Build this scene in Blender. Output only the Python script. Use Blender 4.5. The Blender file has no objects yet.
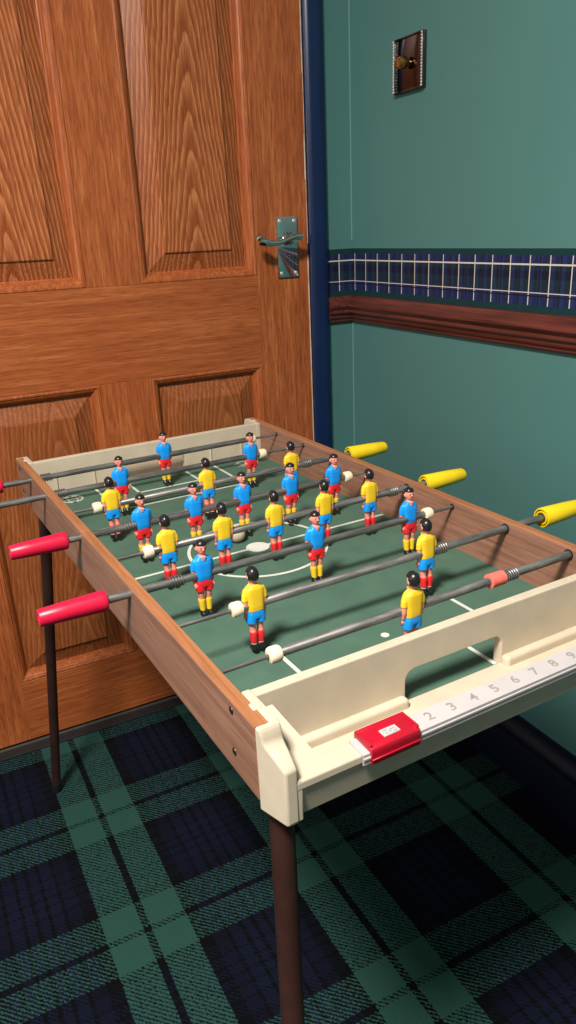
import bpy, bmesh, math, random
from mathutils import Vector, Matrix, Quaternion
random.seed(7)
S = bpy.context.scene
C = S.collection
R = math.radians
DG = bpy.context.evaluated_depsgraph_get

# ------------------------------------------------------------------ object helpers
def link(name, mesh, parent=None):
    o = bpy.data.objects.new(name, mesh); C.objects.link(o)
    if parent: o.parent = parent
    return o
def tag(o, label=None, cat=None, group=None, kind=None):
    if label: o['label'] = label
    if cat: o['category'] = cat
    if group: o['group'] = group
    if kind: o['kind'] = kind
    return o
def empty(name, loc, rz=0):
    o = link(name, None); o.location = loc; o.rotation_euler = (0, 0, rz); o.empty_display_size = .05
    return o
def to_mesh(bm, name, mats, smooth=False, recalc=True):
    if recalc: bmesh.ops.recalc_face_normals(bm, faces=bm.faces)
    me = bpy.data.meshes.new(name); bm.to_mesh(me); bm.free()
    for m in (mats if isinstance(mats, (list, tuple)) else [mats]): me.materials.append(m)
    if smooth:
        for p in me.polygons: p.use_smooth = True
        if smooth != 'all': me.set_sharp_from_angle(angle=R(38))
    return me
def obj(name, bm, mats, parent=None, smooth=False, loc=None):
    """one mesh object; if loc is given the mesh is shifted so that its origin sits there"""
    if loc is not None: bmesh.ops.translate(bm, verts=bm.verts, vec=-Vector(loc))
    o = link(name, to_mesh(bm, name, mats, smooth), parent)
    if loc is not None: o.location = loc
    return o
def struct(name, bm, mats, parent=None, smooth=False, loc=None):
    o = obj(name, bm, mats, parent, smooth, loc)
    if not parent: o['kind'] = 'structure'
    return o

# ------------------------------------------------------------------ shape helpers
def NB(): return bmesh.new()
def box(bm, a, b, bev=0, seg=2, mat=0):
    a = Vector(a); b = Vector(b)
    r = bmesh.ops.create_cube(bm, size=1, matrix=Matrix.Translation((a+b)/2) @ Matrix.Diagonal((*(abs(v) for v in (b-a)), 1)))
    vs = r['verts']; fs = {f for v in vs for f in v.link_faces}
    for f in fs: f.material_index = mat
    if bev:
        es = list({e for v in vs for e in v.link_edges})
        n = bmesh.ops.bevel(bm, geom=es, offset=bev, segments=seg, affect='EDGES', profile=.5)
        for f in n['faces']: f.material_index = mat
    return bm
def prism(bm, pts, e0, e1, fn, bev=0, seg=2, mat=0):
    """polygon pts (a,b) swept from e0 to e1; fn(a,b,e)->xyz"""
    v0 = [bm.verts.new(fn(a, b, e0)) for a, b in pts]; v1 = [bm.verts.new(fn(a, b, e1)) for a, b in pts]
    n = len(pts); fs = [bm.faces.new(v0[::-1]), bm.faces.new(v1)]
    for i in range(n): fs.append(bm.faces.new((v0[i], v0[(i+1) % n], v1[(i+1) % n], v1[i])))
    for f in fs: f.material_index = mat
    if bev:
        bmesh.ops.recalc_face_normals(bm, faces=fs)
        es = list({e for f in fs for e in f.edges})
        n = bmesh.ops.bevel(bm, geom=es, offset=bev, segments=seg, affect='EDGES', profile=.5)
        for f in n['faces']: f.material_index = mat
    return bm
def frame(d):
    d = d.normalized(); u = d.cross(Vector((0, 0, 1)))
    if u.length < 1e-4: u = Vector((1, 0, 0))
    u.normalize(); return u, d.cross(u).normalized()
def tube(bm, pts, rad, n=12, caps=True, mat=0):
    pts = [Vector(p) for p in pts]; rad = rad if isinstance(rad, (list, tuple)) else [rad]*len(pts)
    u = None; rings = []
    for i, p in enumerate(pts):
        d = (pts[min(i+1, len(pts)-1)]-pts[max(i-1, 0)])
        if d.length < 1e-9: d = pts[i]-pts[i-2] if i > 1 else pts[2]-pts[0]
        d.normalize()
        if u is None: u, v = frame(d)
        else:
            u = (u-d*u.dot(d)).normalized(); v = d.cross(u)
        rings.append([bm.verts.new(p+(u*math.cos(t)+v*math.sin(t))*rad[i]) for t in [2*math.pi*k/n for k in range(n)]])
    for a, b in zip(rings, rings[1:]):
        for k in range(n):
            f = bm.faces.new((a[k], a[(k+1) % n], b[(k+1) % n], b[k])); f.material_index = mat
    if caps:
        for r in (rings[0][::-1], rings[-1]):
            f = bm.faces.new(r); f.material_index = mat
    return bm
def lathe(bm, prof, p0, axis, n=24, mat=0, closed=False):
    """profile (distance along axis, radius)"""
    p0 = Vector(p0); d = Vector(axis).normalized(); u, v = frame(d); rings = []
    for s, r in prof:
        rings.append([bm.verts.new(p0+d*s+(u*math.cos(t)+v*math.sin(t))*max(r, 1e-5)) for t in [2*math.pi*k/n for k in range(n)]])
    pr = list(zip(rings, rings[1:]))
    if closed: pr.append((rings[-1], rings[0]))
    for a, b in pr:
        for k in range(n):
            f = bm.faces.new((a[k], a[(k+1) % n], b[(k+1) % n], b[k])); f.material_index = mat
    if not closed:
        for r in (rings[0][::-1], rings[-1]):
            f = bm.faces.new(r); f.material_index = mat
    return bm
def loft(bm, rings, n=20, pw=2.4, mat=0):
    """rings: (z, cx, cy, rx, ry)"""
    rs = []
    for z, cx, cy, rx, ry in rings:
        r = []
        for k in range(n):
            t = 2*math.pi*k/n; c, s = math.cos(t), math.sin(t)
            r.append(bm.verts.new((cx+rx*math.copysign(abs(c)**(2/pw), c), cy+ry*math.copysign(abs(s)**(2/pw), s), z)))
        rs.append(r)
    for a, b in zip(rs, rs[1:]):
        for k in range(n):
            f = bm.faces.new((a[k], a[(k+1) % n], b[(k+1) % n], b[k])); f.material_index = mat
    for r in (rs[0][::-1], rs[-1]):
        f = bm.faces.new(r); f.material_index = mat
    return bm
def ball(bm, c, r, seg=16, mat=0):
    r = r if isinstance(r, (list, tuple)) else (r, r, r)
    q = bmesh.ops.create_uvsphere(bm, u_segments=seg, v_segments=max(6, seg*2//3), radius=1, matrix=Matrix.Translation(c) @ Matrix.Diagonal((*r, 1)))
    for f in {f for v in q['verts'] for f in v.link_faces}: f.material_index = mat
    return bm
def remesh(bm, name, voxel, mat, smooth=4):
    """fuse overlapping closed shapes into one continuous skin"""
    me = to_mesh(bm, name, mat); o = link(name, me)
    m = o.modifiers.new('r', 'REMESH'); m.mode = 'VOXEL'; m.voxel_size = voxel; m.use_smooth_shade = True
    s = o.modifiers.new('s', 'SMOOTH'); s.factor = .5; s.iterations = smooth
    dg = DG(); dg.update()
    out = bpy.data.meshes.new_from_object(o.evaluated_get(dg)); out.name = name
    C.objects.unlink(o); bpy.data.objects.remove(o)
    out.materials.clear(); out.materials.append(mat)
    for p in out.polygons: p.use_smooth = True; p.material_index = 0
    return out

# ------------------------------------------------------------------ materials
class NT:
    def __init__(s, name):
        s.m = bpy.data.materials.new(name); s.m.use_nodes = True
        s.t = s.m.node_tree; s.b = s.t.nodes['Principled BSDF']
    def n(s, kind, **kw):
        x = s.t.nodes.new(kind)
        for k, v in kw.items(): setattr(x, k, v)
        return x
    def put(s, sock, v):
        if hasattr(v, 'is_output') or isinstance(v, bpy.types.NodeSocket): s.t.links.new(v, sock)
        else: sock.default_value = v
    def math(s, op, a, b=0.0, c=0.0):
        x = s.n('ShaderNodeMath', operation=op)
        for i, v in enumerate((a, b, c)): s.put(x.inputs[i], v)
        return x.outputs[0]
    def mix(s, f, a, b, mode='MIX'):
        x = s.n('ShaderNodeMix', data_type='RGBA', blend_type=mode)
        s.put(x.inputs[0], f); s.put(x.inputs[6], col(a)); s.put(x.inputs[7], col(b)); return x.outputs[2]
    def noise(s, vec, scale, detail=3, rough=.55, dist=0):
        x = s.n('ShaderNodeTexNoise'); s.t.links.new(vec, x.inputs['Vector'])
        x.inputs['Scale'].default_value = scale; x.inputs['Detail'].default_value = detail
        x.inputs['Roughness'].default_value = rough; x.inputs['Distortion'].default_value = dist; return x.outputs['Fac']
    def obj(s): return s.n('ShaderNodeTexCoord').outputs['Object']
    def mapv(s, vec, scale=(1, 1, 1), loc=(0, 0, 0), rot=(0, 0, 0)):
        x = s.n('ShaderNodeMapping'); s.t.links.new(vec, x.inputs['Vector'])
        x.inputs['Scale'].default_value = scale; x.inputs['Location'].default_value = loc; x.inputs['Rotation'].default_value = rot
        return x.outputs[0]
    def ramp(s, f, stops, interp='LINEAR'):
        x = s.n('ShaderNodeValToRGB'); x.color_ramp.interpolation = interp
        e = x.color_ramp.elements
        while len(e) < len(stops): e.new(.5)
        for el, (p, c) in zip(e, stops): el.position = p; el.color = col(c)
        s.put(x.inputs[0], f); return x.outputs[0]
    def bump(s, h, strength=.2, dist=.001):
        x = s.n('ShaderNodeBump'); x.inputs['Strength'].default_value = strength; x.inputs['Distance'].default_value = dist
        s.t.links.new(h, x.inputs['Height']); s.t.links.new(x.outputs[0], s.b.inputs['Normal'])
    def set(s, base=None, rough=None, metal=None, spec=None, coat=None):
        if base is not None: s.put(s.b.inputs['Base Color'], col(base))
        if rough is not None: s.put(s.b.inputs['Roughness'], rough)
        if metal is not None: s.b.inputs['Metallic'].default_value = metal
        if spec is not None: s.b.inputs['Specular IOR Level'].default_value = spec
        if coat is not None: s.b.inputs['Coat Weight'].default_value = coat; s.b.inputs['Coat Roughness'].default_value = .25
        return s.m
def col(c):
    if isinstance(c, (tuple, list)) and len(c) == 3: return (*c, 1)
    return c
def lin(r, g, b):
    f = lambda v: (v/255/12.92 if v/255 <= .04045 else ((v/255+.055)/1.055)**2.4)
    return (f(r), f(g), f(b))

def plain(name, c, rough=.45, metal=0, spec=.5, var=.12, scale=60, bump=0):
    """single-coloured stuff with a little wear"""
    t = NT(name); v = t.obj(); f = t.noise(v, scale, 4)
    d = tuple(x*(1-var) for x in c); l = tuple(min(1, x*(1+var)) for x in c)
    b = t.ramp(f, [(.3, d), (.7, l)])
    if bump: t.bump(f, bump, .0006)
    return t.set(b, rough, metal, spec)

def oak(name, axis, base, dark, light, cathedral=False, xc=0.0, figure=.75):
    """varnished oak: fine pores along the grain, arched figure on flat-sawn panels"""
    t = NT(name); v = t.obj()
    rnd = t.n('ShaderNodeObjectInfo').outputs['Random']
    off = t.n('ShaderNodeCombineXYZ')
    for i in range(3): t.put(off.inputs[i], t.math('MULTIPLY', rnd, 7.3+i*3.1))
    va = t.n('ShaderNodeVectorMath', operation='ADD'); t.t.links.new(v, va.inputs[0]); t.t.links.new(off.outputs[0], va.inputs[1])
    vr = va.outputs[0]
    sc = {'z': (1, 1, .06), 'x': (.06, 1, 1)}[axis]
    st = t.mapv(vr, sc)
    if cathedral:
        sp = t.n('ShaderNodeSeparateXYZ'); t.t.links.new(v, sp.inputs[0])
        wob = t.noise(t.mapv(vr, (1, 1, .35)), 11, 3, .5)
        x = t.math('ADD', t.math('SUBTRACT', sp.outputs[0], xc), t.math('MULTIPLY', t.math('SUBTRACT', wob, .5), .028))
        rr = t.math('SQRT', t.math('ADD', t.math('MULTIPLY', x, x), .00035))
        ph = t.math('ADD', rr, t.math('MULTIPLY', sp.outputs[2], .12))
        ph = t.math('ADD', ph, t.math('MULTIPLY', t.noise(t.mapv(vr, (1, 1, .12)), 90, 4), .0045))
        w = t.math('FRACT', t.math('MULTIPLY', ph, 135))
        w = t.math('MULTIPLY', t.math('POWER', w, 2.2), t.math('SUBTRACT', 1.0, t.math('POWER', w, 14)))
        fig = w
    else:
        fig = t.math('FRACT', t.math('MULTIPLY', t.noise(st, 16, 2, .5), 9))
        fig = t.math('MULTIPLY', fig, .45)
    fine = t.noise(st, 520, 3, .6)
    med = t.noise(st, 130, 5, .65)
    big = t.noise(vr, 3.5, 2)
    if axis == 'x': med = t.noise(t.mapv(vr, (.028, 1, 1)), 210, 5, .65)
    b = t.ramp(med, [(.28, dark), (.55, base), (.8, light)])
    if cathedral: b = t.mix(.62, b, tuple(q*.86+p_*.14 for q, p_ in zip(dark, base)))
    b = t.mix(t.math('MULTIPLY', fig, figure if cathedral else .25), b, light)
    b = t.mix(t.ramp(fine, [(.36, (.55,)*3), (.52, (0,)*3)]), b, tuple(q*.62 for q in dark))
    b = t.mix(t.math('MULTIPLY', big, .35), b, dark)
    t.bump(fine, .18, .0006)
    return t.set(b, .36, 0, .45)

def veneer(name, base, dark):
    t = NT(name); v = t.obj(); st = t.mapv(v, (1, .03, 1))
    f = t.noise(st, 160, 4, .6); g = t.noise(st, 600, 2); k = t.noise(v, 14, 3)
    b = t.mix(t.ramp(f, [(.3, (1,)*3), (.62, (0,)*3)]), base, dark)
    b = t.mix(t.ramp(g, [(.35, (.5,)*3), (.5, (0,)*3)]), b, tuple(x*.7 for x in dark))
    b = t.mix(t.ramp(k, [(.62, (0,)*3), (.75, (.25,)*3)]), b, tuple(x*1.25 for x in base))
    return t.set(b, .48, 0, .4)

def paint(name, c):
    t = NT(name); v = t.obj(); f = t.noise(v, 2.2, 3); g = t.noise(v, 260, 2)
    b = t.ramp(f, [(.3, tuple(x*.95 for x in c)), (.7, tuple(x*1.05 for x in c))])
    t.bump(g, .12, .0008)
    return t.set(b, .55, 0, .35)

M = {}
OB, OD, OL = lin(180, 98, 52), lin(142, 70, 34), lin(212, 138, 84)
M['oak_v'] = oak('oak_upright', 'z', OB, OD, OL)
M['oak_h'] = oak('oak_level', 'x', OB, OD, OL)
M['oak_panel'] = oak('oak_flat_sawn', 'z', lin(172, 90, 44), lin(136, 64, 28), lin(232, 156, 100), True, .0, .95)
M['oak_low'] = oak('oak_plain_panel', 'z', lin(168, 92, 46), lin(130, 66, 30), lin(216, 146, 96), True, .03, .55)
M['edge'] = plain('bare_door_edge', lin(214, 196, 170), .7, var=.3, scale=40)
M['veneer'] = veneer('brown_veneer', lin(156, 114, 95), lin(130, 90, 72))
M['strip'] = veneer('orange_edging', lin(172, 116, 80), lin(148, 96, 62))
M['wall'] = paint('green_wall_paint', lin(79, 127, 125))
M['caulk'] = paint('corner_filler', lin(104, 146, 138))
M['blue'] = plain('blue_gloss_paint', lin(12, 34, 74), .3, var=.1, scale=8)
M['skirt'] = plain('dark_blue_paint', lin(11, 16, 38), .4, var=.1, scale=8)
M['black'] = plain('black_rubber', (.012, .012, .013), .6)
M['alu'] = plain('dull_aluminium', lin(130, 126, 122), .4, .8)
M['cream'] = plain('cream_plastic', lin(198, 186, 166), .42, 0, .45, .07, 35)
M['white'] = plain('white_plastic', lin(186, 181, 184), .4, 0, .5, .04, 50)
M['bump'] = plain('ivory_bumper', lin(238, 224, 196), .45, 0, .4, .05)
M['pinkb'] = plain('pink_bumper', lin(236, 116, 104), .5, 0, .4, .08)
M['line'] = plain('white_pitch_line', lin(205, 208, 200), .6, 0, .3, .05, 90)
M['red'] = plain('crimson_plastic', lin(205, 22, 62), .36, 0, .5, .05)
M['redscore'] = plain('red_slider', lin(172, 14, 40), .34, 0, .5, .05)
M['yellow'] = plain('yellow_plastic', lin(238, 208, 28), .36, 0, .5, .05)
M['skin'] = plain('flesh_plastic', lin(226, 148, 132), .5, 0, .35, .05)
M['pblue'] = plain('sky_blue_enamel', lin(20, 150, 244), .42, 0, .4, .05, 200)
M['pred'] = plain('red_enamel', lin(224, 40, 48), .42, 0, .4, .06, 200)
M['pyel'] = plain('yellow_enamel', lin(238, 200, 44), .42, 0, .4, .06, 200)
M['hair'] = plain('black_enamel', (.012, .012, .014), .3, 0, .5)
M['ink'] = plain('grey_printing', lin(146, 141, 136), .6)
M['sockw'] = plain('white_enamel', lin(230, 222, 210), .5)
M['legm'] = plain('dark_brown_lacquer', lin(52, 30, 26), .4, 0, .4, .2, 30)
M['ballm'] = plain('grey_cork_ball', lin(196, 182, 160), .6, var=.15, scale=150)
M['brass'] = plain('worn_brass', lin(190, 150, 88), .25, 1)
M['chrome'] = plain('chrome', (.62, .64, .64), .07, 1, var=.03)
M['bronze'] = plain('polished_dark_bronze', (.13, .11, .11), .1, 1, var=.05)
M['silver'] = plain('bright_silver', (.80, .78, .76), .25, .5, var=.03)
M['screw'] = plain('dark_screw', (.05, .035, .03), .4, .6)

def steel():
    t = NT('tarnished_steel'); v = t.obj(); f = t.noise(t.mapv(v, (.12, 1, 1)), 260, 4, .65)
    b = t.ramp(f, [(.3, lin(92, 92, 92)), (.6, lin(140, 140, 138)), (.85, lin(178, 176, 172))])
    return t.set(b, t.math('ADD', .3, t.math('MULTIPLY', f, .25)), .6)
M['steel'] = steel()
def mahogany():
    t = NT('mahogany_moulding'); v = t.obj(); f = t.noise(t.mapv(v, (1, .05, 1)), 120, 4, .6)
    b = t.ramp(f, [(.3, lin(60, 26, 22)), (.7, lin(112, 56, 46))])
    return t.set(b, .33, 0, .5)
M['mahog'] = mahogany()
def pitchmat():
    t = NT('green_pitch_board'); v = t.obj(); f = t.noise(v, 30, 4); g = t.noise(v, 900, 2)
    b = t.ramp(f, [(.3, lin(68, 98, 85)), (.7, lin(78, 108, 93))])
    t.bump(g, .15, .0005)
    return t.set(b, .7, 0, .3)
M['pitch'] = pitchmat()

P_, Q_, PHI, OX, OY = .2835, .2644, R(.559), -.7030, -.2731
def carpet():
    t = NT('tartan_carpet'); v = t.obj(); sp = t.n('ShaderNodeSeparateXYZ'); 
    wob = t.n('ShaderNodeTexNoise'); t.t.links.new(v, wob.inputs['Vector']); wob.inputs['Scale'].default_value = 300
    add = t.n('ShaderNodeVectorMath', operation='MULTIPLY_ADD'); t.t.links.new(wob.outputs['Color'], add.inputs[0])
    add.inputs[1].default_value = (.005, .005, 0); 
    sub = t.n('ShaderNodeVectorMath', operation='SUBTRACT'); t.t.links.new(v, sub.inputs[0]); sub.inputs[1].default_value = (.0025, .0025, 0)
    t.t.links.new(sub.outputs[0], add.inputs[2]); t.t.links.new(add.outputs[0], sp.inputs[0])
    dx = t.math('SUBTRACT', sp.outputs[0], OX); dy = t.math('SUBTRACT', sp.outputs[1], OY)
    a = t.math('ADD', t.math('MULTIPLY', dx, math.cos(PHI)/P_), t.math('MULTIPLY', dy, math.sin(PHI)/P_))
    b = t.math('ADD', t.math('MULTIPLY', dx, math.sin(PHI)/Q_), t.math('MULTIPLY', dy, -math.cos(PHI)/Q_))
    G, N, K = lin(44, 82, 75), lin(13, 16, 34), lin(6, 7, 11)
    N2 = lin(16, 21, 42)
    st = [(0, K), (.019, G), (.205, K), (.275, N), (.345, K), (.365, N2), (.425, K), (.445, N2), (.485, K)]
    def setts(q):
        f = t.math('ABSOLUTE', t.math('SUBTRACT', t.math('FRACT', t.math('ADD', q, 100.5)), .5))
        return t.ramp(f, st, 'CONSTANT')
    tw = t.math('FRACT', t.math('ADD', t.math('MULTIPLY', sp.outputs[0], 135), t.math('MULTIPLY', sp.outputs[1], 135)))
    nz = t.noise(v, 330, 2)
    tw = t.math('ADD', tw, t.math('MULTIPLY', t.math('SUBTRACT', nz, .5), 1.6))
    w = t.n('ShaderNodeMapRange', interpolation_type='SMOOTHSTEP'); t.put(w.inputs[0], tw); w.inputs[1].default_value = .48; w.inputs[2].default_value = .80
    c = t.mix(w.outputs[0], setts(a), setts(b))
    c = t.mix(t.ramp(t.noise(v, 700, 2), [(.35, (.45,)*3), (.6, (0,)*3)]), c, (.004, .005, .007))
    t.bump(t.noise(v, 600, 2), .5, .002)
    return t.set(c, .95, 0, .1)
M['carpet'] = carpet()

def border():
    """printed tartan wallpaper border; u runs along the wall, z up"""
    t = NT('tartan_border_paper'); v = t.obj(); sp = t.n('ShaderNodeSeparateXYZ'); t.t.links.new(v, sp.inputs[0])
    u = t.math('SUBTRACT', sp.outputs[0], sp.outputs[1]); z = sp.outputs[2]       # runs round the corner
    per = .0408
    q = t.math('DIVIDE', t.math('SUBTRACT', u, .0100), per)
    fq = t.math('FRACT', t.math('ADD', q, 50.0))
    q2 = t.math('FRACT', t.math('MULTIPLY', t.math('ADD', q, 50.0), .5))
    NV, GR, KK, EDG = lin(34, 48, 96), lin(24, 54, 58), lin(18, 24, 44), lin(16, 54, 60)
    base = t.ramp(q2, [(0, NV), (.12, KK), (.2, NV), (.32, KK), (.5, NV), (.62, KK), (.72, NV), (.86, KK)], 'CONSTANT')
    rows = t.ramp(t.math('DIVIDE', z, .0911), [(0, NV), (.34, GR), (.52, KK), (.66, GR), (.76, NV)], 'CONSTANT')
    weave = t.noise(t.mapv(v, (1, 1, 1)), 900, 2)
    b = t.mix(t.ramp(weave, [(.42, (0.25,)*3), (.58, (.75,)*3)]), base, rows)
    def band(f, c, w): return t.math('LESS_THAN', t.math('ABSOLUTE', t.math('SUBTRACT', f, c)), w)
    W = lin(214, 206, 196)
    inz = t.math('MULTIPLY', t.math('GREATER_THAN', z, .010), t.math('LESS_THAN', z, .0815))
    b = t.mix(t.math('MULTIPLY', inz, band(fq, .5, .5-.465)), b, KK)
    par = t.math('LESS_THAN', q2, .5)
    wide = t.math('ADD', .016, t.math('MULTIPLY', par, .014))
    vl = t.math('MULTIPLY', inz, t.math('LESS_THAN', t.math('ABSOLUTE', t.math('SUBTRACT', t.math('FRACT', t.math('ADD', q, 50.5)), .5)), wide))
    b = t.mix(vl, b, W)
    b = t.mix(band(z, .0283, .00065), b, W); b = t.mix(band(z, .0685, .0012), b, W)
    b = t.mix(band(z, .0235, .0010), b, KK)
    b = t.mix(t.math('SUBTRACT', 1.0, inz), b, EDG)
    return t.set(b, .6, 0, .3)
M['border'] = border()

# ------------------------------------------------------------------ the room
YB = -3.2; XL = -3.0; HT = 2.45
bm = NB(); box(bm, (XL, YB, -.05), (.12, .3, 0)); struct('floor', bm, M['carpet'])
bm = NB(); box(bm, (0, YB, 0), (.12, .12, HT)); struct('wall_right', bm, M['wall'])
DL, DR, DT = -.888, -.1023, 1.985            # door leaf
bm = NB()
box(bm, (DR+.006, 0, 0), (0, .12, HT)); box(bm, (XL, 0, 0), (DL-.006, .12, HT)); box(bm, (DL-.006, 0, DT+.006), (DR+.006, .12, HT))
struct('wall_back', bm, M['wall'])
bm = NB(); box(bm, (DL-.2, .16, 0), (DR+.2, .18, HT)); struct('wall_hall', bm, M['wall'])
# filler bead in the corner
bm = NB(); tube(bm, [(-.0006, -.0006, .93), (-.0006, -.0006, HT)], .0016, 8); tube(bm, [(-.0006, -.0006, .125), (-.0006, -.0006, .77)], .0016, 8)
struct('trim_1', bm, M['caulk'])

# architrave round the door
def arch_profile():  # (across, out) outer edge = 0
    return [(0, 0), (0, .012), (.004, .015), (.012, .0152), (.020, .013), (.026, .0125), (.032, .0105), (.036, .006), (.036, 0)]
bm = NB(); xo = -.0645
prism(bm, arch_profile(), 0, DT+.045, lambda a, b, e: (xo-a, -b, e))
prism(bm, arch_profile(), 0, DT+.045, lambda a, b, e: (DL-.040+a, -b, e))
prism(bm, arch_profile(), DL-.040, xo, lambda a, b, e: (e, -b, DT+.045-a))
# reveal lining behind the leaf
box(bm, (DR+.001, .001, 0), (DR+.006, .1, DT)); box(bm, (DL-.006, .001, 0), (DL-.001, .1, DT)); box(bm, (DL, .001, DT+.001), (DR, .1, DT+.006))
struct('trim_2', bm, M['blue'], smooth=True)

# dado rail: moulded profile (out from wall, height)
rp = [(0, 0), (.006, 0), (.0085, .003), (.0085, .0075), (.0115, .0085), (.0135, .012), (.0135, .0165), (.0165, .0175), (.0195, .0205), (.0195, .0235), (.0175, .0255),
      (.0205, .0285), (.0235, .0330), (.0230, .0380), (.0200, .0415), (.0150, .0430), (.0125, .0450), (.0115, .0490), (.0090, .0520), (0, .0526)]
rp = [(b, a) for a, b in rp]
Z0 = .7714
bm = NB(); prism(bm, rp, YB, 0, lambda h, o, e: (-o, e, Z0+h)); 
struct('trim_3', bm, M['mahog'], smooth=True)
bm = NB(); prism(bm, rp, xo+.0005, 0, lambda h, o, e: (e, -o, Z0+h)); struct('trim_4', bm, M['mahog'], smooth=True)
# wallpaper border above the rail, both walls
bm = NB(); box(bm, (-.0008, YB, 0), (0, 0, .0911)); struct('trim_5', bm, M['border'], loc=(0, 0, 0)).location = (0, 0, Z0+.0526)
bm = NB(); box(bm, (xo, -.0008, 0), (-.0008, 0, .0911)); struct('trim_6', bm, M['border']).location = (0, 0, Z0+.0526)
# skirting
sp_ = [(0, 0), (.016, 0), (.016, .078), (.0145, .081), (.0145, .087), (.017, .090), (.017, .096), (.012, .103), (.007, .110), (.006, .123), (0, .124)]
bm = NB(); prism(bm, sp_, YB, 0, lambda o, h, e: (-o, e, h)); struct('baseboard_right', bm, M['skirt'], smooth=True)
bm = NB(); prism(bm, sp_, xo+.0005, 0, lambda o, h, e: (e, -o, h)); struct('baseboard_back', bm, M['skirt'], smooth=True)
# threshold: black rubber strip with a dull metal lip under the leaf
bm = NB(); box(bm, (DL, -.026, 0), (DR, .05, .004), .001); struct('trim_7', bm, M['black'])
bm = NB(); box(bm, (DL, -.004, .004), (DR, .002, .0085), .0008); struct('trim_8', bm, M['alu'])

# ------------------------------------------------------------------ the door
door = empty('door_1', ((DL+DR)/2, 0, 0)); door['kind'] = 'structure'
tag(door, 'varnished oak six-panel door with a chrome lever handle')
DX, DY = (DL+DR)/2, 0
def dloc(x, y, z): return (x-DX, y, z)
P1 = (-.7751, -.5448); P2 = (-.4466, -.2148)
ZB, ZL, ZU, ZV, ZW, ZX = .1436, .7042, .8752, 1.54, 1.645, 1.885
TH = .040
def dpart(name, a, b, mat):
    bm = NB(); box(bm, (a[0]-DX, a[1], a[2]), (b[0]-DX, b[1], b[2]), .0007, 1)
    c = ((a[0]+b[0])/2-DX, 0, (a[2]+b[2])/2); return obj(name, bm, mat, door, False, c)
z0 = .012
dpart('stile', (DL, 0, z0), (P1[0], TH, DT), M['oak_v']); st = dpart('stile', (P2[1], 0, z0), (DR, TH, DT), M['oak_v'])
bm = NB()
random.seed(3)
zz = z0
while zz < DT:                                # worn pale edge of the leaf, in uneven lengths
    l = random.uniform(.05, .22); w = random.uniform(.0006, .0022)
    box(bm, (DR-w-DX, -.0004, zz), (DR+.0004-DX, .004, min(DT, zz+l))); zz += l+random.choice((0, 0, .02))
tag(obj('worn_edge', bm, M['edge'], st), 'pale chipped edge').matrix_parent_inverse = Matrix.Translation(st.location).inverted()
dpart('rail', (P1[0], 0, z0), (P2[1], TH, ZB), M['oak_h']); dpart('rail', (P1[0], 0, ZL), (P2[1], TH, ZU), M['oak_h'])
dpart('rail', (P1[0], 0, ZV), (P2[1], TH, ZW), M['oak_h']); dpart('rail', (P1[0], 0, ZX), (P2[1], TH, DT), M['oak_h'])
for a, b in ((ZB, ZL), (ZU, ZV), (ZW, ZX)): dpart('muntin', (P1[1], 0, a), (P2[0], TH, b), M['oak_v'])
prof = [(0, .0006), (.0022, -.0008), (.0050, -.0006), (.0066, .0018), (.0086, .0022), (.0110, .0040), (.0150, .0105), (.0165, .0155), (.0185, .0162),
        (.0500, .0052), (.0508, .0020), (.0525, .0014)]
def panel(x0, x1, za, zb):
    bm = NB(); rings = []
    for ins, d in prof:
        rings.append([bm.verts.new((x-DX, d, z)) for x, z in ((x0+ins, za+ins), (x1-ins, za+ins), (x1-ins, zb-ins), (x0+ins, zb-ins))])
    for a, b in zip(rings, rings[1:]):
        for k in range(4):
            f = bm.faces.new((a[k], a[(k+1) % 4], b[(k+1) % 4], b[k]))
            if b is not rings[-1] and rings.index(b) < 9: f.material_index = 1
    bm.faces.new(rings[-1])
    bk = [bm.verts.new((x-DX, TH-.004, z)) for x, z in ((x0, za), (x1, za), (x1, zb), (x0, zb))]
    bm.faces.new(bk[::-1])
    for k in range(4): bm.faces.new((bk[k], bk[(k+1) % 4], rings[0][(k+1) % 4], rings[0][k]))
    return obj('panel', bm, [M['oak_low' if za < .5 else 'oak_panel'], M['oak_v']], door, False, ((x0+x1)/2-DX+.012*random.uniform(-1, 1), 0, (za+zb)/2))
for a, b in ((ZB, ZL), (ZU, ZV), (ZW, ZX)):
    for p in (P1, P2): panel(p[0], p[1], a, b)
# handle: back plate with four screws, scrolled lever
hx0, hx1, hz0, hz1 = -.1722, -.1272, .8685, .9800
hc = ((hx0+hx1)/2, .940)
bm = NB(); box(bm, (hx0-DX, -.0055, hz0), (hx1-DX, 0, hz1), .0018, 2)
plate = tag(obj('handle_plate', bm, M['chrome'], door, True), 'chrome back plate')
for sx in (hx0+.007, hx1-.007):
    for sz in (hz0+.008, hz1-.008):
        bm = NB(); lathe(bm, [(0, .0036), (.001, .0034), (.0018, .0022), (.002, .0003)], (sx-DX, -.0054, sz), (0, -1, 0), 14); obj('screw', bm, M['silver'], plate, True)
bm = NB()
lathe(bm, [(0, .0125), (.004, .0125), (.006, .0105), (.010, .0085), (.030, .0078), (.036, .0085)], (hc[0]-DX, -.0052, hc[1]), (0, -1, 0), 20)
pts = []; rad = []
for i in range(21):
    t = i/20
    pts.append((hc[0]+.011-.088*t-DX, -.040-.006*math.sin(math.pi*t), hc[1]+.004*math.sin(t*6.0+.9)-.004*t)); rad.append(.0070-.0026*math.sin(math.pi*min(1, t*1.15))+(.0 if t < .85 else .0012))
tube(bm, pts, rad, 14)
e = pts[-1]
lathe(bm, [(0, .003), (.001, .0062), (.004, .0072), (.007, .0062), (.008, .002)], (e[0]+.003, e[1]-.002, e[2]+.004), (-.75, -.25, .55), 16)
tag(obj('lever', bm, M['chrome'], door, True), 'chrome scrolled lever')

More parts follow.
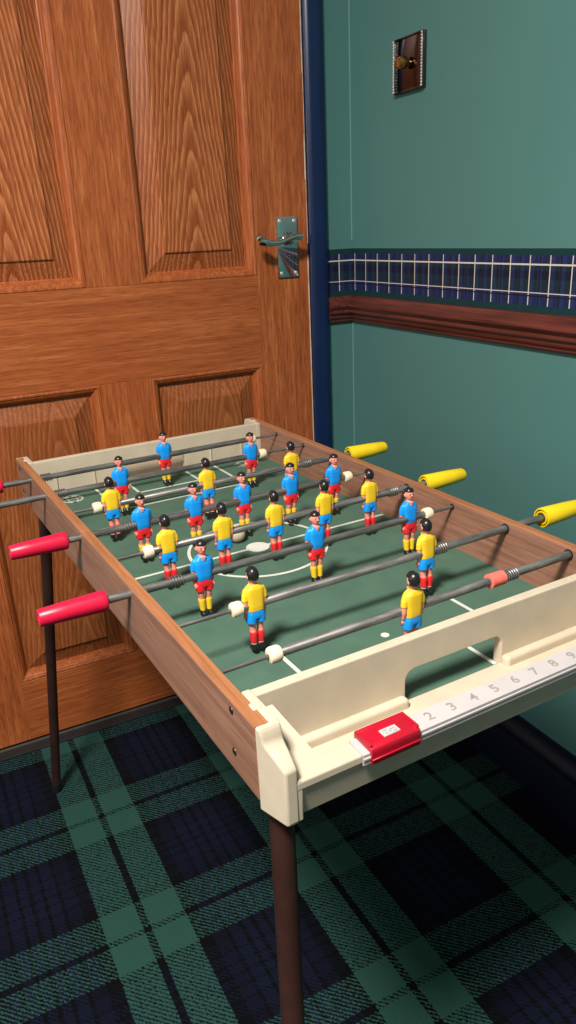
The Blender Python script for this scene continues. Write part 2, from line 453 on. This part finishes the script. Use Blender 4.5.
# ------------------------------------------------------------------ dimmer switch on the right wall
sy0, sy1, sz0, sz1 = -.1530, -.2375, 1.1670, 1.2490
sw = empty('dimmer_switch', (0, (sy0+sy1)/2, (sz0+sz1)/2))
tag(sw, 'dark bronze dimmer switch with beaded edges and brass knob on green wall', 'light switch')
hy, hz = abs(sy1-sy0)/2, (sz1-sz0)/2
bm = NB(); box(bm, (-.007, -hy, -hz), (0, hy, hz), .0015, 2); obj('plate', bm, M['bronze'], sw, True)
for a, b in ((-hz, -hz+.003), (hz-.003, hz)):
    bm = NB(); box(bm, (-.0085, -hy+.002, a), (-.006, hy-.002, b), .0008); obj('rim', bm, M['bronze'], sw, True)
for s in (-1, 1):
    bm = NB(); n = 18
    for k in range(n):
        ball(bm, (-.0088, s*(hy-.0025), -hz+.003+(2*hz-.006)*k/(n-1)), .0017, 10)
    tube(bm, [(-.0076, s*(hy-.0025), -hz+.002), (-.0076, s*(hy-.0025), hz-.002)], .0007, 8)
    tag(obj('beading', bm, M['silver'], sw, True), 'silver rope beading')
bm = NB(); lathe(bm, [(0, .0062), (.006, .0062), (.0065, .0095), (.017, .0092), (.019, .0080), (.0192, .006), (.018, .0055), (.018, .0001)], (-.007, 0, .001), (-1, 0, 0), 24)
tag(obj('knob', bm, M['brass'], sw, True), 'round brass knob')

# ------------------------------------------------------------------ the football table
TH_, TX, TY, ZT, W, L = R(2.6633), -.7387, -.2552, .66, .3935, .7554
Uv = Vector((math.cos(TH_), math.sin(TH_), 0)); Vv = Vector((math.sin(TH_), -math.cos(TH_), 0))
org = Vector((TX, TY, 0))+Uv*W/2+Vv*L/2
table = empty('football_table', org, TH_)
tag(table, 'toy table football game with wooden sides, cream plastic ends and a green pitch', 'football table')
def T(u, v, w=0): return Vector((u-W/2, L/2-v, ZT+w))        # table space -> the table's own axes
def tbox(bm, a, b, bev=0, seg=2, mat=0):
    p, q = T(*a), T(*b); return box(bm, [min(x, y) for x, y in zip(p, q)], [max(x, y) for x, y in zip(p, q)], bev, seg, mat)
TI = .0105; PW = -.0561; HW = -.0585
for s, (ua, ub) in enumerate(((0, TI), (W-TI, W))):
    bm = NB(); tbox(bm, (ua, 0, HW), (ub, L, -.0006), .0006, 1)
    side = obj('side_panel', bm, M['veneer'], table)
    bm = NB(); tbox(bm, (ua+.0002, 0, -.0008), (ub-.0002, L, .0002), .0004, 1)
    tag(obj('edge_strip', bm, M['strip'], side), 'orange wooden top edge')
    for v in (.0262, L-.0345):
        for w in (-.0075, -.0415):
            bm = NB(); uu = 0 if s == 0 else W
            lathe(bm, [(0, .0030), (.0006, .0028), (.0011, .0014), (.0009, .0001)], T(uu, v, w), (-1 if s == 0 else 1, 0, 0), 12); obj('screw', bm, M['screw'], side, True)
bm = NB(); tbox(bm, (TI, L-.7245, PW-.004), (W-TI, .7245, PW)); pitch = obj('pitch_board', bm, M['pitch'], table)
# markings, a hair thick, all on the pitch
bm = NB(); lw = .0019; z1 = PW+.0003; UC = W/2; VC = .3800
def seg_(u0, v0, u1, v1): tbox(bm, (min(u0, u1)-lw, min(v0, v1)-lw, PW-.0001), (max(u0, u1)+lw, max(v0, v1)+lw, z1))
def mark(nm):
    global bm
    o = obj(nm, bm, M['line'], pitch); bm = NB(); return o
seg_(TI+.004, VC, W-TI-.004, VC); mark('halfway_line')
for nm, hu, ve, vf in (('penalty_box', .0972, .040, .153), ('goal_box', .0482, .040, .0975)):
    for m in (0, 1):
        e0, e1 = (ve, vf) if m == 0 else (2*VC-ve, 2*VC-vf)
        seg_(UC-hu, e0, UC-hu, e1); seg_(UC+hu, e0, UC+hu, e1); seg_(UC-hu, e1, UC+hu, e1); mark(nm)
def ring(r0, r1, cu, cv, n=72):
    a = [bm.verts.new(T(cu+r0*math.cos(2*math.pi*k/n), cv+r0*math.sin(2*math.pi*k/n), z1)) for k in range(n)]
    b = [bm.verts.new(T(cu+r1*math.cos(2*math.pi*k/n), cv+r1*math.sin(2*math.pi*k/n), z1)) for k in range(n)]
    c = [bm.verts.new(v.co-Vector((0, 0, .0004))) for v in a]; d = [bm.verts.new(v.co-Vector((0, 0, .0004))) for v in b]
    for k in range(n):
        j = (k+1) % n
        bm.faces.new((a[k], a[j], b[j], b[k])); bm.faces.new((b[k], b[j], d[j], d[k])); bm.faces.new((c[k], c[j], a[j], a[k])); bm.faces.new((d[k], d[j], c[j], c[k]))
ring(.0800, .0838, UC, VC); mark('centre_circle')
def disc(r, cu, cv): lathe(bm, [(0, r), (.0004, r)], T(cu, cv, PW+.0001), (0, 0, 1), 28)
disc(.0140, UC, VC); mark('centre_spot'); disc(.0040, UC, .1290); mark('penalty_spot'); disc(.0040, UC, .6310); mark('penalty_spot')
# two little printed emblems at the far end of the pitch
bm = NB()
def ell(cu, cv, ru, rv, w, rot=0, n=40):
    for k in range(n):
        a0, a1 = 2*math.pi*k/n, 2*math.pi*(k+1)/n
        q = []
        for a, sc in ((a0, 1), (a1, 1), (a1, 1-w), (a0, 1-w)): q.append(bm.verts.new(T(cu+ru*sc*math.cos(a), cv+rv*sc*math.sin(a), PW+.0003)))
        bm.faces.new(q)
def qd(u0, v0, u1, v1): bm.faces.new([bm.verts.new(T(u, v, PW+.0003)) for u, v in ((u0, v0), (u1, v0), (u1, v1), (u0, v1))])
ell(.058, .066, .0155, .0165, .16); ell(.058, .066, .0075, .0165, .22)
qd(.044, .0650, .072, .0670); qd(.047, .0560, .069, .0572); qd(.047, .0745, .069, .0757)
tag(obj('printed_emblem', bm, M['line'], pitch), 'pale oval emblem in the far left corner')
bm = NB()
ell(.338, .0560, .0100, .0070, .3); qd(.3300, .0655, .3520, .0685); qd(.3240, .0715, .3580, .0730); qd(.3480, .0590, .3570, .0610); qd(.3220, .0590, .3290, .0610); qd(.328, .0755, .354, .0768)
tag(obj('printed_emblem', bm, M['line'], pitch), 'pale badge with lettering in the far right corner')

# moulded plastic ends: wall with goal mouth, ledge, tray, lip, corner posts, gusset ramps
def end_piece(near):
    fv = (lambda v: v) if near else (lambda v: L-v)
    bm = NB()
    def B(a, b, bev=.0012, seg=2): tbox(bm, (a[0], fv(a[1]), a[2]), (b[0], fv(b[1]), b[2]), bev, seg)
    G0, G1, GT = UC-.0505, UC+.0505, -.0270
    # goal wall as one arched outline
    r = .009
    arc0 = [(G0+r-r*math.cos(t), GT-r+r*math.sin(t)) for t in [math.pi/2*k/6 for k in range(7)]]
    arc1 = [(G1-r+r*math.sin(t), GT-r+r*math.cos(t)) for t in [math.pi/2*k/6 for k in range(7)]]
    ol = [(TI, -.064), (G0, -.064)]+arc0+arc1+[(G1, -.064), (W-TI, -.064), (W-TI, 0), (TI, 0)]
    prism(bm, ol, .7160, .7250, lambda a, b, e: T(a, fv(e), b), .0011, 2)
    # ledge at the foot of the wall, broken at the goal
    for a, b in ((TI+.004, G0-.001), (G1+.001, W-TI-.004)): B((a, .7235, -.064), (b, .7325, -.0470), .003, 3)
    # pitch-side ribs in the wall below rod height
    for a in (.045, .101, .291, .346): B((a-.0008, .7135, -.060), (a+.0008, .7170, -.022), .0003, 1)
    B((TI, .7228, -.064), (W-TI, .7690, -.0550), .0008, 1)                       # tray floor (goal sill included)
    prism(bm, [(.7655, -.0370), (.7778, -.0370), (.7772, -.0420), (.7735, -.0665), (.7655, -.0665)], .012, W-.012, lambda a, b, e: T(e, fv(a), b), .0008, 1)                   # apron behind the lip
    B((.014, .7635, -.0425), (W-.014, .7790, -.0350), .0016, 3)                  # lip
    # corner posts: side outline swept inwards
    po = [(.7150, 0), (.7580, 0), (.7597, -.0012), (.7612, -.0050), (.7624, -.0098), (.7648, -.0125), (.7700, -.0160), (.7760, -.0212), (.7792, -.0243),
          (.7796, -.0660), (.7780, -.0674), (.7500, -.0660), (.7150, -.064)]
    inn = [(.7155, 0), (.7580, 0)]+po[2:]
    for ua, ub in ((-.0002, .0172), (W-.0172, W+.0002)):
        # beside the wood only a clip strip inside it; past its end the full post
        s0, s1 = (TI-.0002, ub) if ua < .1 else (ua, W-TI+.0002)
        prism(bm, [(.7155, .0006), (.7570, .0006), (.7570, -.064), (.7155, -.064)], s0, s1 if ua < .1 else s1, lambda a, b, e: T(e, fv(a), b), .0012, 2)
        full = [p for p in po if .7555 < p[0]]
        full = [(L+.0001, .0006)]+full+[(L+.0001, -.0658)]
        outer = ua if ua < .1 else ub; sg = 1 if ua < .1 else -1                  # outer face draws in towards the front
        prism(bm, full, ua, ub, lambda a, b, e: T(e+(sg*.0085*(a-L)/(.7795-L) if e == outer else 0), fv(a), b), .0016, 3)
        c0, c1 = (ub-.005, ub+.0035) if ua < .1 else (ua-.0035, ua+.005)
        B((c0, .7640, -.0668), (c1, .7788, -.0346), .0012, 2)                    # return of the post on the front
        # gusset ramp from the wall down to the lip
        def ux(t): return t if ua < .1 else W-t
        top, bot = -.0105, -.0358
        q = [(.0165, .7265, top), (.0285, .7265, top), (.0425, .7640, bot), (.0165, .7640, bot)]
        lo = [bm.verts.new(T(ux(a), fv(b), -.062)) for a, b, c in q]; hi = [bm.verts.new(T(ux(a), fv(b), c)) for a, b, c in q]
        bm.faces.new(hi); bm.faces.new(lo[::-1])
        for k in range(4): bm.faces.new((lo[k], lo[(k+1) % 4], hi[(k+1) % 4], hi[k]))
        # clip lug over the wooden edge
        B((ux(TI-.003), .7320, -.003), (ux(TI+.004), .7400, .0012), .0006, 1)
    # moulding pips along the top of the wall
    for a in (.094, .141, .2, .262, .33):
        lathe(bm, [(0, .0020), (.0004, .0018), (.00055, .0006)], T(a, fv(.7205), -.0001), (0, 0, 1), 12)
    return bm
near_end = obj('end_moulding', end_piece(True), M['cream'], table, True)
far_end = obj('end_moulding', end_piece(False), M['cream'], table, True)
for o in (near_end, far_end):
    for p in o.data.polygons:
        if p.area > 6e-5: p.use_smooth = False

# scorer: numbered rail with a red slider on the near lip
lv0, lv1, lz = .7640, .7800, -.0350
bm = NB(); prism(bm, [(lv0, lz), (lv0, lz+.0022), (lv1+.0014, lz+.0012), (lv1+.0014, lz-.0072), (lv1+.0002, lz-.0072), (lv1+.0002, lz-.0004)], .0665, .352, lambda a, b, e: T(e, a, b))
prism(bm, [(lv1+.0012, lz-.0012), (lv1+.0022, lz-.0016), (lv1+.0022, lz-.0030), (lv1+.0012, lz-.0034)], .0665, .352, lambda a, b, e: T(e, a, b))
scorer = tag(obj('scorer_rail', bm, M['white'], table), 'white numbered score rail')
def digit(ch, u, parent):
    cu = bpy.data.curves.new('d', 'FONT'); cu.body = ch; cu.size = .0132; cu.offset = .00022; cu.align_x = 'CENTER'; cu.align_y = 'CENTER'; cu.extrude = .00012; cu.resolution_u = 3
    o = bpy.data.objects.new('d', cu); C.objects.link(o); dg = DG(); dg.update()
    me = bpy.data.meshes.new_from_object(o.evaluated_get(dg)); me.name = 'printed_number'
    C.objects.unlink(o); bpy.data.objects.remove(o)
    me.materials.clear(); me.materials.append(M['ink'])
    p = T(u, .7722, lz+.00175); q = link('printed_number', me, parent); q.location = p; q.rotation_euler = (R(3.5), 0, 0); q.scale = (1.0, .9, 1)
for k in range(2, 11):
    digit(str(k), .1305+(k-2)*.0209, scorer)
s0, s1 = .0720, .1135
bm = NB(); prism(bm, [(lv0-.0022, lz-.001), (lv0-.0022, lz+.0060), (lv0-.0005, lz+.0078), (lv0+.0015, lz+.0066), (lv1-.0010, lz+.0060), (lv1+.0030, lz+.0046), (lv1+.0036, lz+.002), (lv1+.0036, lz-.0078), (lv1+.0012, lz-.0078), (lv1+.0012, lz-.001)],
                 s0, s1, lambda a, b, e: T(e, a, b), .0007, 2)
for uu in (s0, s1-.0022): tbox(bm, (uu, lv0-.001, lz+.004), (uu+.0022, lv1+.0015, lz+.0074), .0008, 2)
tbox(bm, (s0+.0002, lv1+.0030, lz-.0040), (s1-.0002, lv1+.0046, lz-.0028), .0003, 1)
slider = tag(obj('score_slider', bm, M['redscore'], scorer, True), 'red sliding score marker')
bm = NB(); tbox(bm, (.0862, .7708, lz+.0052), (.1000, .7782, lz+.0069), .0003, 1)
obj('slider_window', bm, M['white'], scorer, True)
bm = NB()
for a, b, c in ((.0885, .0915, .7728), (.0930, .0975, .7735), (.0890, .0905, .7758), (.0920, .0940, .7753), (.0950, .0983, .7761)): tbox(bm, (a, c, lz+.0068), (b, c+.0010, lz+.00705))
obj('window_print', bm, M['ink'], scorer)

# legs
def leg(top, foot):
    bm = NB(); a = Vector(top); b = Vector(foot); d = (b-a).normalized()
    tube(bm, [a, a+d*.05, b-d*.022], [.0090, .0088, .0078], 20); lg = tag(obj('leg', bm, M['legm'], table, True), 'dark brown tube leg')
    bm = NB(); lathe(bm, [(0, .0082), (.020, .0080), (.023, .0065)], b-d*.024, d, 20); obj('rubber_foot', bm, M['black'], lg, True)
def mirror(p, mu, mv): return (-p[0] if mu else p[0], -p[1] if mv else p[1], p[2])
LT = T(.030, .004, -.0600); LF = T(-.017, -.089, 0); LF.z = .0005
for mu in (0, 1):
    for mv in (0, 1): leg(mirror(LT+Vector((-.012*mv, 0, 0)), mu, mv), mirror(LF+Vector((-.014*mv, 0, 0)), mu, mv))

# rods
RD = -.0075; V1, SP = .0960, .0826
def rv(k): return V1+SP*k
RODS = [  # team, (bumper u), (spring u), handle inner u
    ('blue', .338, .0210, -.0377), ('blue', .3129, .0205, -.0640), ('yellow', .0433, .338, .4085), ('blue', .3504, .056, -.0146),
    ('yellow', .0478, .3604, .4095), ('blue', .3463, .0452, -.0220), ('yellow', .0674, .2942, .4355), ('yellow', .0592, .3062, .4450)]
for k, (team, bu, su, hu) in enumerate(RODS):
    bm = NB(); ax = lambda u: T(u, rv(k), RD)
    X = Vector((1, 0, 0)); s = 1 if team == 'yellow' else -1        # side on which the handle sits
    RT, RN = .0039, .0018
    thick_in = bu-.004*s                                            # thick tube reaches from the bumper to the handle
    hl = .064 if team == 'yellow' else .060
    lathe(bm, [(0, RT*.8), (.001, RT), (abs(hu+s*.02-thick_in), RT)], ax(thick_in), X*s, 16)
    far = W-.004 if s < 0 else .004
    lathe(bm, [(0, RN), (abs(thick_in-far)-.004, RN), (abs(thick_in-far)-.004, RN*1.35), (abs(thick_in-far), RN*1.2)], ax(thick_in), -X*s, 12)
    rod = tag(obj('rod', bm, M['steel'], table, True), 'steel rod of the %s team' % team)
    # bearing rings where the rod enters the wood
    for u0 in (0, W):
        bm = NB(); rr = (RT if (u0 > 0) == (s > 0) else RN)+.0004
        inn = TI if u0 == 0 else W-TI
        lathe(bm, [(0, rr), (0, rr+.0012), (.0012, rr+.0010), (.0012, rr)], ax(inn), X*(1 if u0 == 0 else -1), 16, closed=True)
        obj('bearing_ring', bm, M['black'], rod, True)
    bm = NB(); lathe(bm, [(0, .0050), (.0006, .0062), (.0022, .0068), (.0082, .0068), (.0100, .0060), (.0104, .0048)], ax(bu-.0052), X, 20); obj('bumper', bm, M['bump'], rod, True)
    if k == 7:
        bm = NB(); lathe(bm, [(0, .0050), (.0005, .0068), (.0170, .0066), (.0175, .0050)], ax(.2795), X, 20); tag(obj('bumper', bm, M['pinkb'], rod, True), 'pink bumper')
    bm = NB(); n = 5; pp = []
    for i in range(n*12+1):
        a = 2*math.pi*i/12; pp.append(ax(su-.0070+.0140*i/(n*12))+Vector((0, math.cos(a), math.sin(a)))*(RT+.0011))
    tube(bm, pp, .0008, 6); obj('spring', bm, M['steel'], rod, True)
    bm = NB()
    if s < 0: pr = [(0, .0052), (0, .0086), (.0012, .0096), (.004, .0097), (hl*.6, .0088), (hl-.0012, .0078), (hl, .0070), (hl-.0005, .0040), (hl-.012, .0040), (hl-.012, .0001)]
    else: pr = [(.010, .0052), (.0, .0060), (0, .0076), (.009, .0078), (.009, .0090), (0, .0092), (0, .0104), (.0015, .0110), (hl*.6, .0098), (hl-.003, .0084), (hl, .0070), (hl, .0001)]
    lathe(bm, pr, ax(hu), X*s, 28)
    tag(obj('handle', bm, M['red'] if s < 0 else M['yellow'], rod, True), '%s handle grip' % ('crimson' if s < 0 else 'yellow'))

# ------------------------------------------------------------------ the players: one set of meshes, 22 figures
HP = .0775
def fig_body():
    bm = NB()
    for s in (-1, 1):
        loft(bm, [(.03, s*.044, .0, .030, .036), (.12, s*.046, .004, .034, .040), (.20, s*.047, .006, .040, .046), (.26, s*.048, -.002, .036, .040), (.30, s*.049, -.006, .040, .044), (.42, s*.050, 0, .050, .056)], 16, 2.1)
        tube(bm, [(s*.090, 0, .760), (s*.108, .003, .730), (s*.118, .012, .64), (s*.120, .014, .56), (s*.120, .000, .47)], [.030, .034, .033, .031, .022], 12)
        ball(bm, (s*.120, -.008, .435), (.020, .026, .034), 12)
    loft(bm, [(.43, 0, 0, .086, .056), (.46, 0, 0, .092, .060), (.53, 0, 0, .086, .058), (.62, 0, -.002, .096, .062), (.72, 0, -.004, .102, .062), (.775, 0, 0, .088, .054), (.80, 0, .002, .050, .042), (.815, 0, .002, .030, .030)], 22, 2.4)
    tube(bm, [(0, .004, .78), (0, .000, .85)], [.040, .038], 14)
    ball(bm, (0, -.002, .915), (.066, .074, .088), 18)
    ball(bm, (0, -.022, .872), (.048, .048, .040), 14)                 # jaw
    ball(bm, (0, -.040, .853), (.018, .020, .014), 10)                 # chin
    tube(bm, [(0, -.066, .925), (0, -.088, .896)], [.007, .013], 8)    # nose
    for s in (-1, 1):
        ball(bm, (s*.068, .006, .905), (.011, .019, .026), 10)         # ears
    ball(bm, (0, -.068, .940), (.046, .010, .009), 10)                 # brow
    wd = [(-.034, .815), (.034, .815), (.012, .752), (-.012, .752)]    # bare throat in the open collar
    prism(bm, wd, -.0770, -.02, lambda a, b, e: (a, e, b))
    me = remesh(bm, 'player_figure', .0085, M['skin'], 2)
    # five fingers on each hand
    bm = NB(); bm.from_mesh(me)
    for s in (-1, 1):
        for i, (y, l) in enumerate(((-.034, .040), (-.022, .046), (-.010, .044), (.002, .036))):
            tube(bm, [(s*.120, y, .430), (s*.122, y-.004, .43-l*.6), (s*.117, y-.008, .43-l)], [.0075, .0068, .0050], 6)
        tube(bm, [(s*.112, -.030, .446), (s*.103, -.046, .428), (s*.101, -.050, .412)], [.0075, .0068, .0050], 6)
    return to_mesh(bm, 'player_figure', M['skin'], 'all', False)
def fig_shirt(mat):
    bm = NB()
    loft(bm, [(.492, 0, 0, .100, .073), (.55, 0, -.003, .102, .079), (.62, 0, -.004, .106, .077), (.71, 0, -.004, .114, .074), (.760, 0, 0, .106, .067), (.790, 0, .002, .074, .054), (.810, 0, .002, .050, .046)], 28, 3.4)
    for s in (-1, 1):
        tube(bm, [(s*.070, 0, .765), (s*.100, .002, .742), (s*.116, .008, .69), (s*.120, .011, .625)], [.030, .037, .039, .040], 14)
    return remesh(bm, 'shirt', .0085, mat, 2)
def fig_shorts(mat):
    bm = NB(); loft(bm, [(.405, 0, 0, .104, .072), (.44, 0, 0, .112, .076), (.50, 0, 0, .103, .073), (.530, 0, 0, .098, .070)], 24, 2.5)
    for s in (-1, 1): loft(bm, [(.345, s*.057, -.001, .060, .070), (.40, s*.056, 0, .061, .071), (.47, s*.050, 0, .058, .072)], 18, 2.3)
    return remesh(bm, 'shorts', .0085, mat, 2)
def fig_sock(s, mat, band):
    bm = NB(); loft(bm, [(.050, s*.044, .001, .034, .040), (.085, s*.0445, .002, .035, .041)], 16, 2.1, 1 if band else 0)
    loft(bm, [(.085, s*.0445, .002, .035, .041), (.13, s*.046, .004, .038, .044), (.20, s*.047, .006, .044, .050), (.226, s*.0475, .004, .043, .048), (.232, s*.0475, .003, .038, .043)], 16, 2.1, 0)
    return to_mesh(bm, 'sock', [mat, M['sockw']], True)
def fig_boot(s):
    bm = NB()
    loft(bm, [(0, s*.046, -.018, .035, .064), (.020, s*.046, -.018, .037, .067), (.042, s*.046, -.012, .035, .060), (.066, s*.045, .002, .036, .044), (.078, s*.045, .003, .034, .040)], 18, 2.2)
    return to_mesh(bm, 'boot', M['hair'], True)
def fig_hair():
    bm = NB()
    q = bmesh.ops.create_uvsphere(bm, u_segments=28, v_segments=20, radius=1)
    for v in bm.verts:
        x, y, z = v.co
        k = 1.0+.06*max(0, z)*(1+math.sin(9*x)*.15)+(.10 if (y < -.3 and z > .45) else 0)
        v.co = Vector((x*.0725*k, y*.0815*k, z*.0915*k))
    dele = [f for f in bm.faces if f.calc_center_median().z < (.038 if f.calc_center_median().y < -.006 else -.058+.088*max(0, min(1, (.018-f.calc_center_median().y)/.03))*1.0)]
    bmesh.ops.delete(bm, geom=dele, context='FACES')
    bmesh.ops.translate(bm, verts=bm.verts, vec=(0, .001, .9155))
    g = bmesh.ops.extrude_face_region(bm, geom=list(bm.faces))
    for v in [e for e in g['geom'] if isinstance(e, bmesh.types.BMVert)]:
        v.co = Vector((0, 0, .915))+(v.co-Vector((0, 0, .915)))*.90
    return to_mesh(bm, 'hair', M['hair'], 'all')
def fig_eye(s):
    bm = NB(); ball(bm, (s*.026, -.0695, .919), (.0090, .006, .0060), 10)
    return to_mesh(bm, 'eye', M['hair'], True)
def fig_mouth():
    bm = NB(); ball(bm, (0, -.0690, .874), (.018, .005, .0045), 10); return to_mesh(bm, 'mouth', M['pred'], True)
body_me = fig_body(); hair_me = fig_hair(); eye_me = [fig_eye(-1), fig_eye(1)]; mouth_me = fig_mouth(); boots = [fig_boot(-1), fig_boot(1)]
kit = {'blue': (fig_shirt(M['pblue']), fig_shorts(M['pred']), [fig_sock(s, M['pyel'], False) for s in (-1, 1)]),
       'yellow': (fig_shirt(M['pyel']), fig_shorts(M['pblue']), [fig_sock(s, M['pred'], True) for s in (-1, 1)])}
PL = {0: [.1936], 1: [.1003, .2940], 2: [.0612, .1887, .3145], 3: [.0708, .1354, .1997, .2651, .3290], 4: [.0692, .1327, .1968, .2612, .3262],
      5: [.0731, .2003, .3221], 6: [.0851, .2763], 7: [.1906]}
for k, us in PL.items():
    team = RODS[k][0]
    for u in us:
        p = T(u, rv(k)+(-.0009 if team == 'blue' else .0013), RD-.0432)
        b = link('player_figure', body_me, table); b.location = p; b.scale = (HP,)*3
        b.rotation_euler = (R(random.uniform(-2, 2)), 0, (0 if team == 'blue' else math.pi))
        tag(b, 'player in %s' % ('blue shirt and red shorts' if team == 'blue' else 'yellow shirt and blue shorts'))
        sh, so, sk = kit[team]
        for nm, me in [('shirt', sh), ('shorts', so), ('sock', sk[0]), ('sock', sk[1]), ('boot', boots[0]), ('boot', boots[1]), ('hair', hair_me), ('eye', eye_me[0]), ('eye', eye_me[1]), ('mouth', mouth_me)]:
            link(nm, me, b)

# the ball lying by the centre spot
br = .0105
p = table.matrix_basis @ T(.1835, .3510, PW+.0003+br)
bm = NB(); ball(bm, (0, 0, 0), br, 28); bl = obj('ball', bm, M['ballm'], None, 'all'); bl.location = p
tag(bl, 'small grey-white ball on the green pitch beside the centre spot', 'ball')

# ------------------------------------------------------------------ light, sky, camera
w = bpy.data.worlds.new('World'); S.world = w; w.use_nodes = True
w.node_tree.nodes['Background'].inputs[0].default_value = (1.0, .93, .86, 1); w.node_tree.nodes['Background'].inputs[1].default_value = .15
la = bpy.data.lights.new('ceiling_lamp', 'AREA'); la.shape = 'DISK'; la.size = .36; la.energy = 61; la.color = (1, .92, .82)
lo = bpy.data.objects.new('ceiling_lamp', la); C.objects.link(lo); lo.location = (-1.32, -1.42, 2.05)

lw_ = bpy.data.lights.new('added_left_fill', 'AREA'); lw_.shape = 'RECTANGLE'; lw_.size = 1.1; lw_.size_y = .8; lw_.energy = 10; lw_.color = (1, .96, .93)  # soft fill added on the left to shape the shading; no real window
lo = bpy.data.objects.new('added_left_fill', lw_); C.objects.link(lo); lo.location = (-2.9, -1.05, 1.45); lo.rotation_euler = (0, R(-90), 0)
f, yaw, pit, rol, cx, cy, cz = 752.4396, R(26.3286), R(-20.5618), R(-2.6256), -.8569, -1.3825, .9565
fw = Vector((math.sin(yaw)*math.cos(pit), math.cos(yaw)*math.cos(pit), math.sin(pit)))
rt = Vector((math.cos(yaw), -math.sin(yaw), 0)); up = rt.cross(fw)
rt2 = rt*math.cos(rol)+up*math.sin(rol); up2 = -rt*math.sin(rol)+up*math.cos(rol)
ca = bpy.data.cameras.new('camera'); co = bpy.data.objects.new('camera', ca); C.objects.link(co)
mm = Matrix((rt2, up2, -fw)).transposed().to_4x4(); mm.translation = (cx, cy, cz); co.matrix_world = mm
ca.sensor_fit = 'VERTICAL'; ca.sensor_height = 24; ca.lens = f/1024*24; ca.clip_start = .02
S.camera = co
S.view_settings.view_transform = 'Standard'; S.view_settings.look = 'None'; S.view_settings.gamma = 1; S.view_settings.use_curve_mapping = False
S.view_settings.exposure = .24
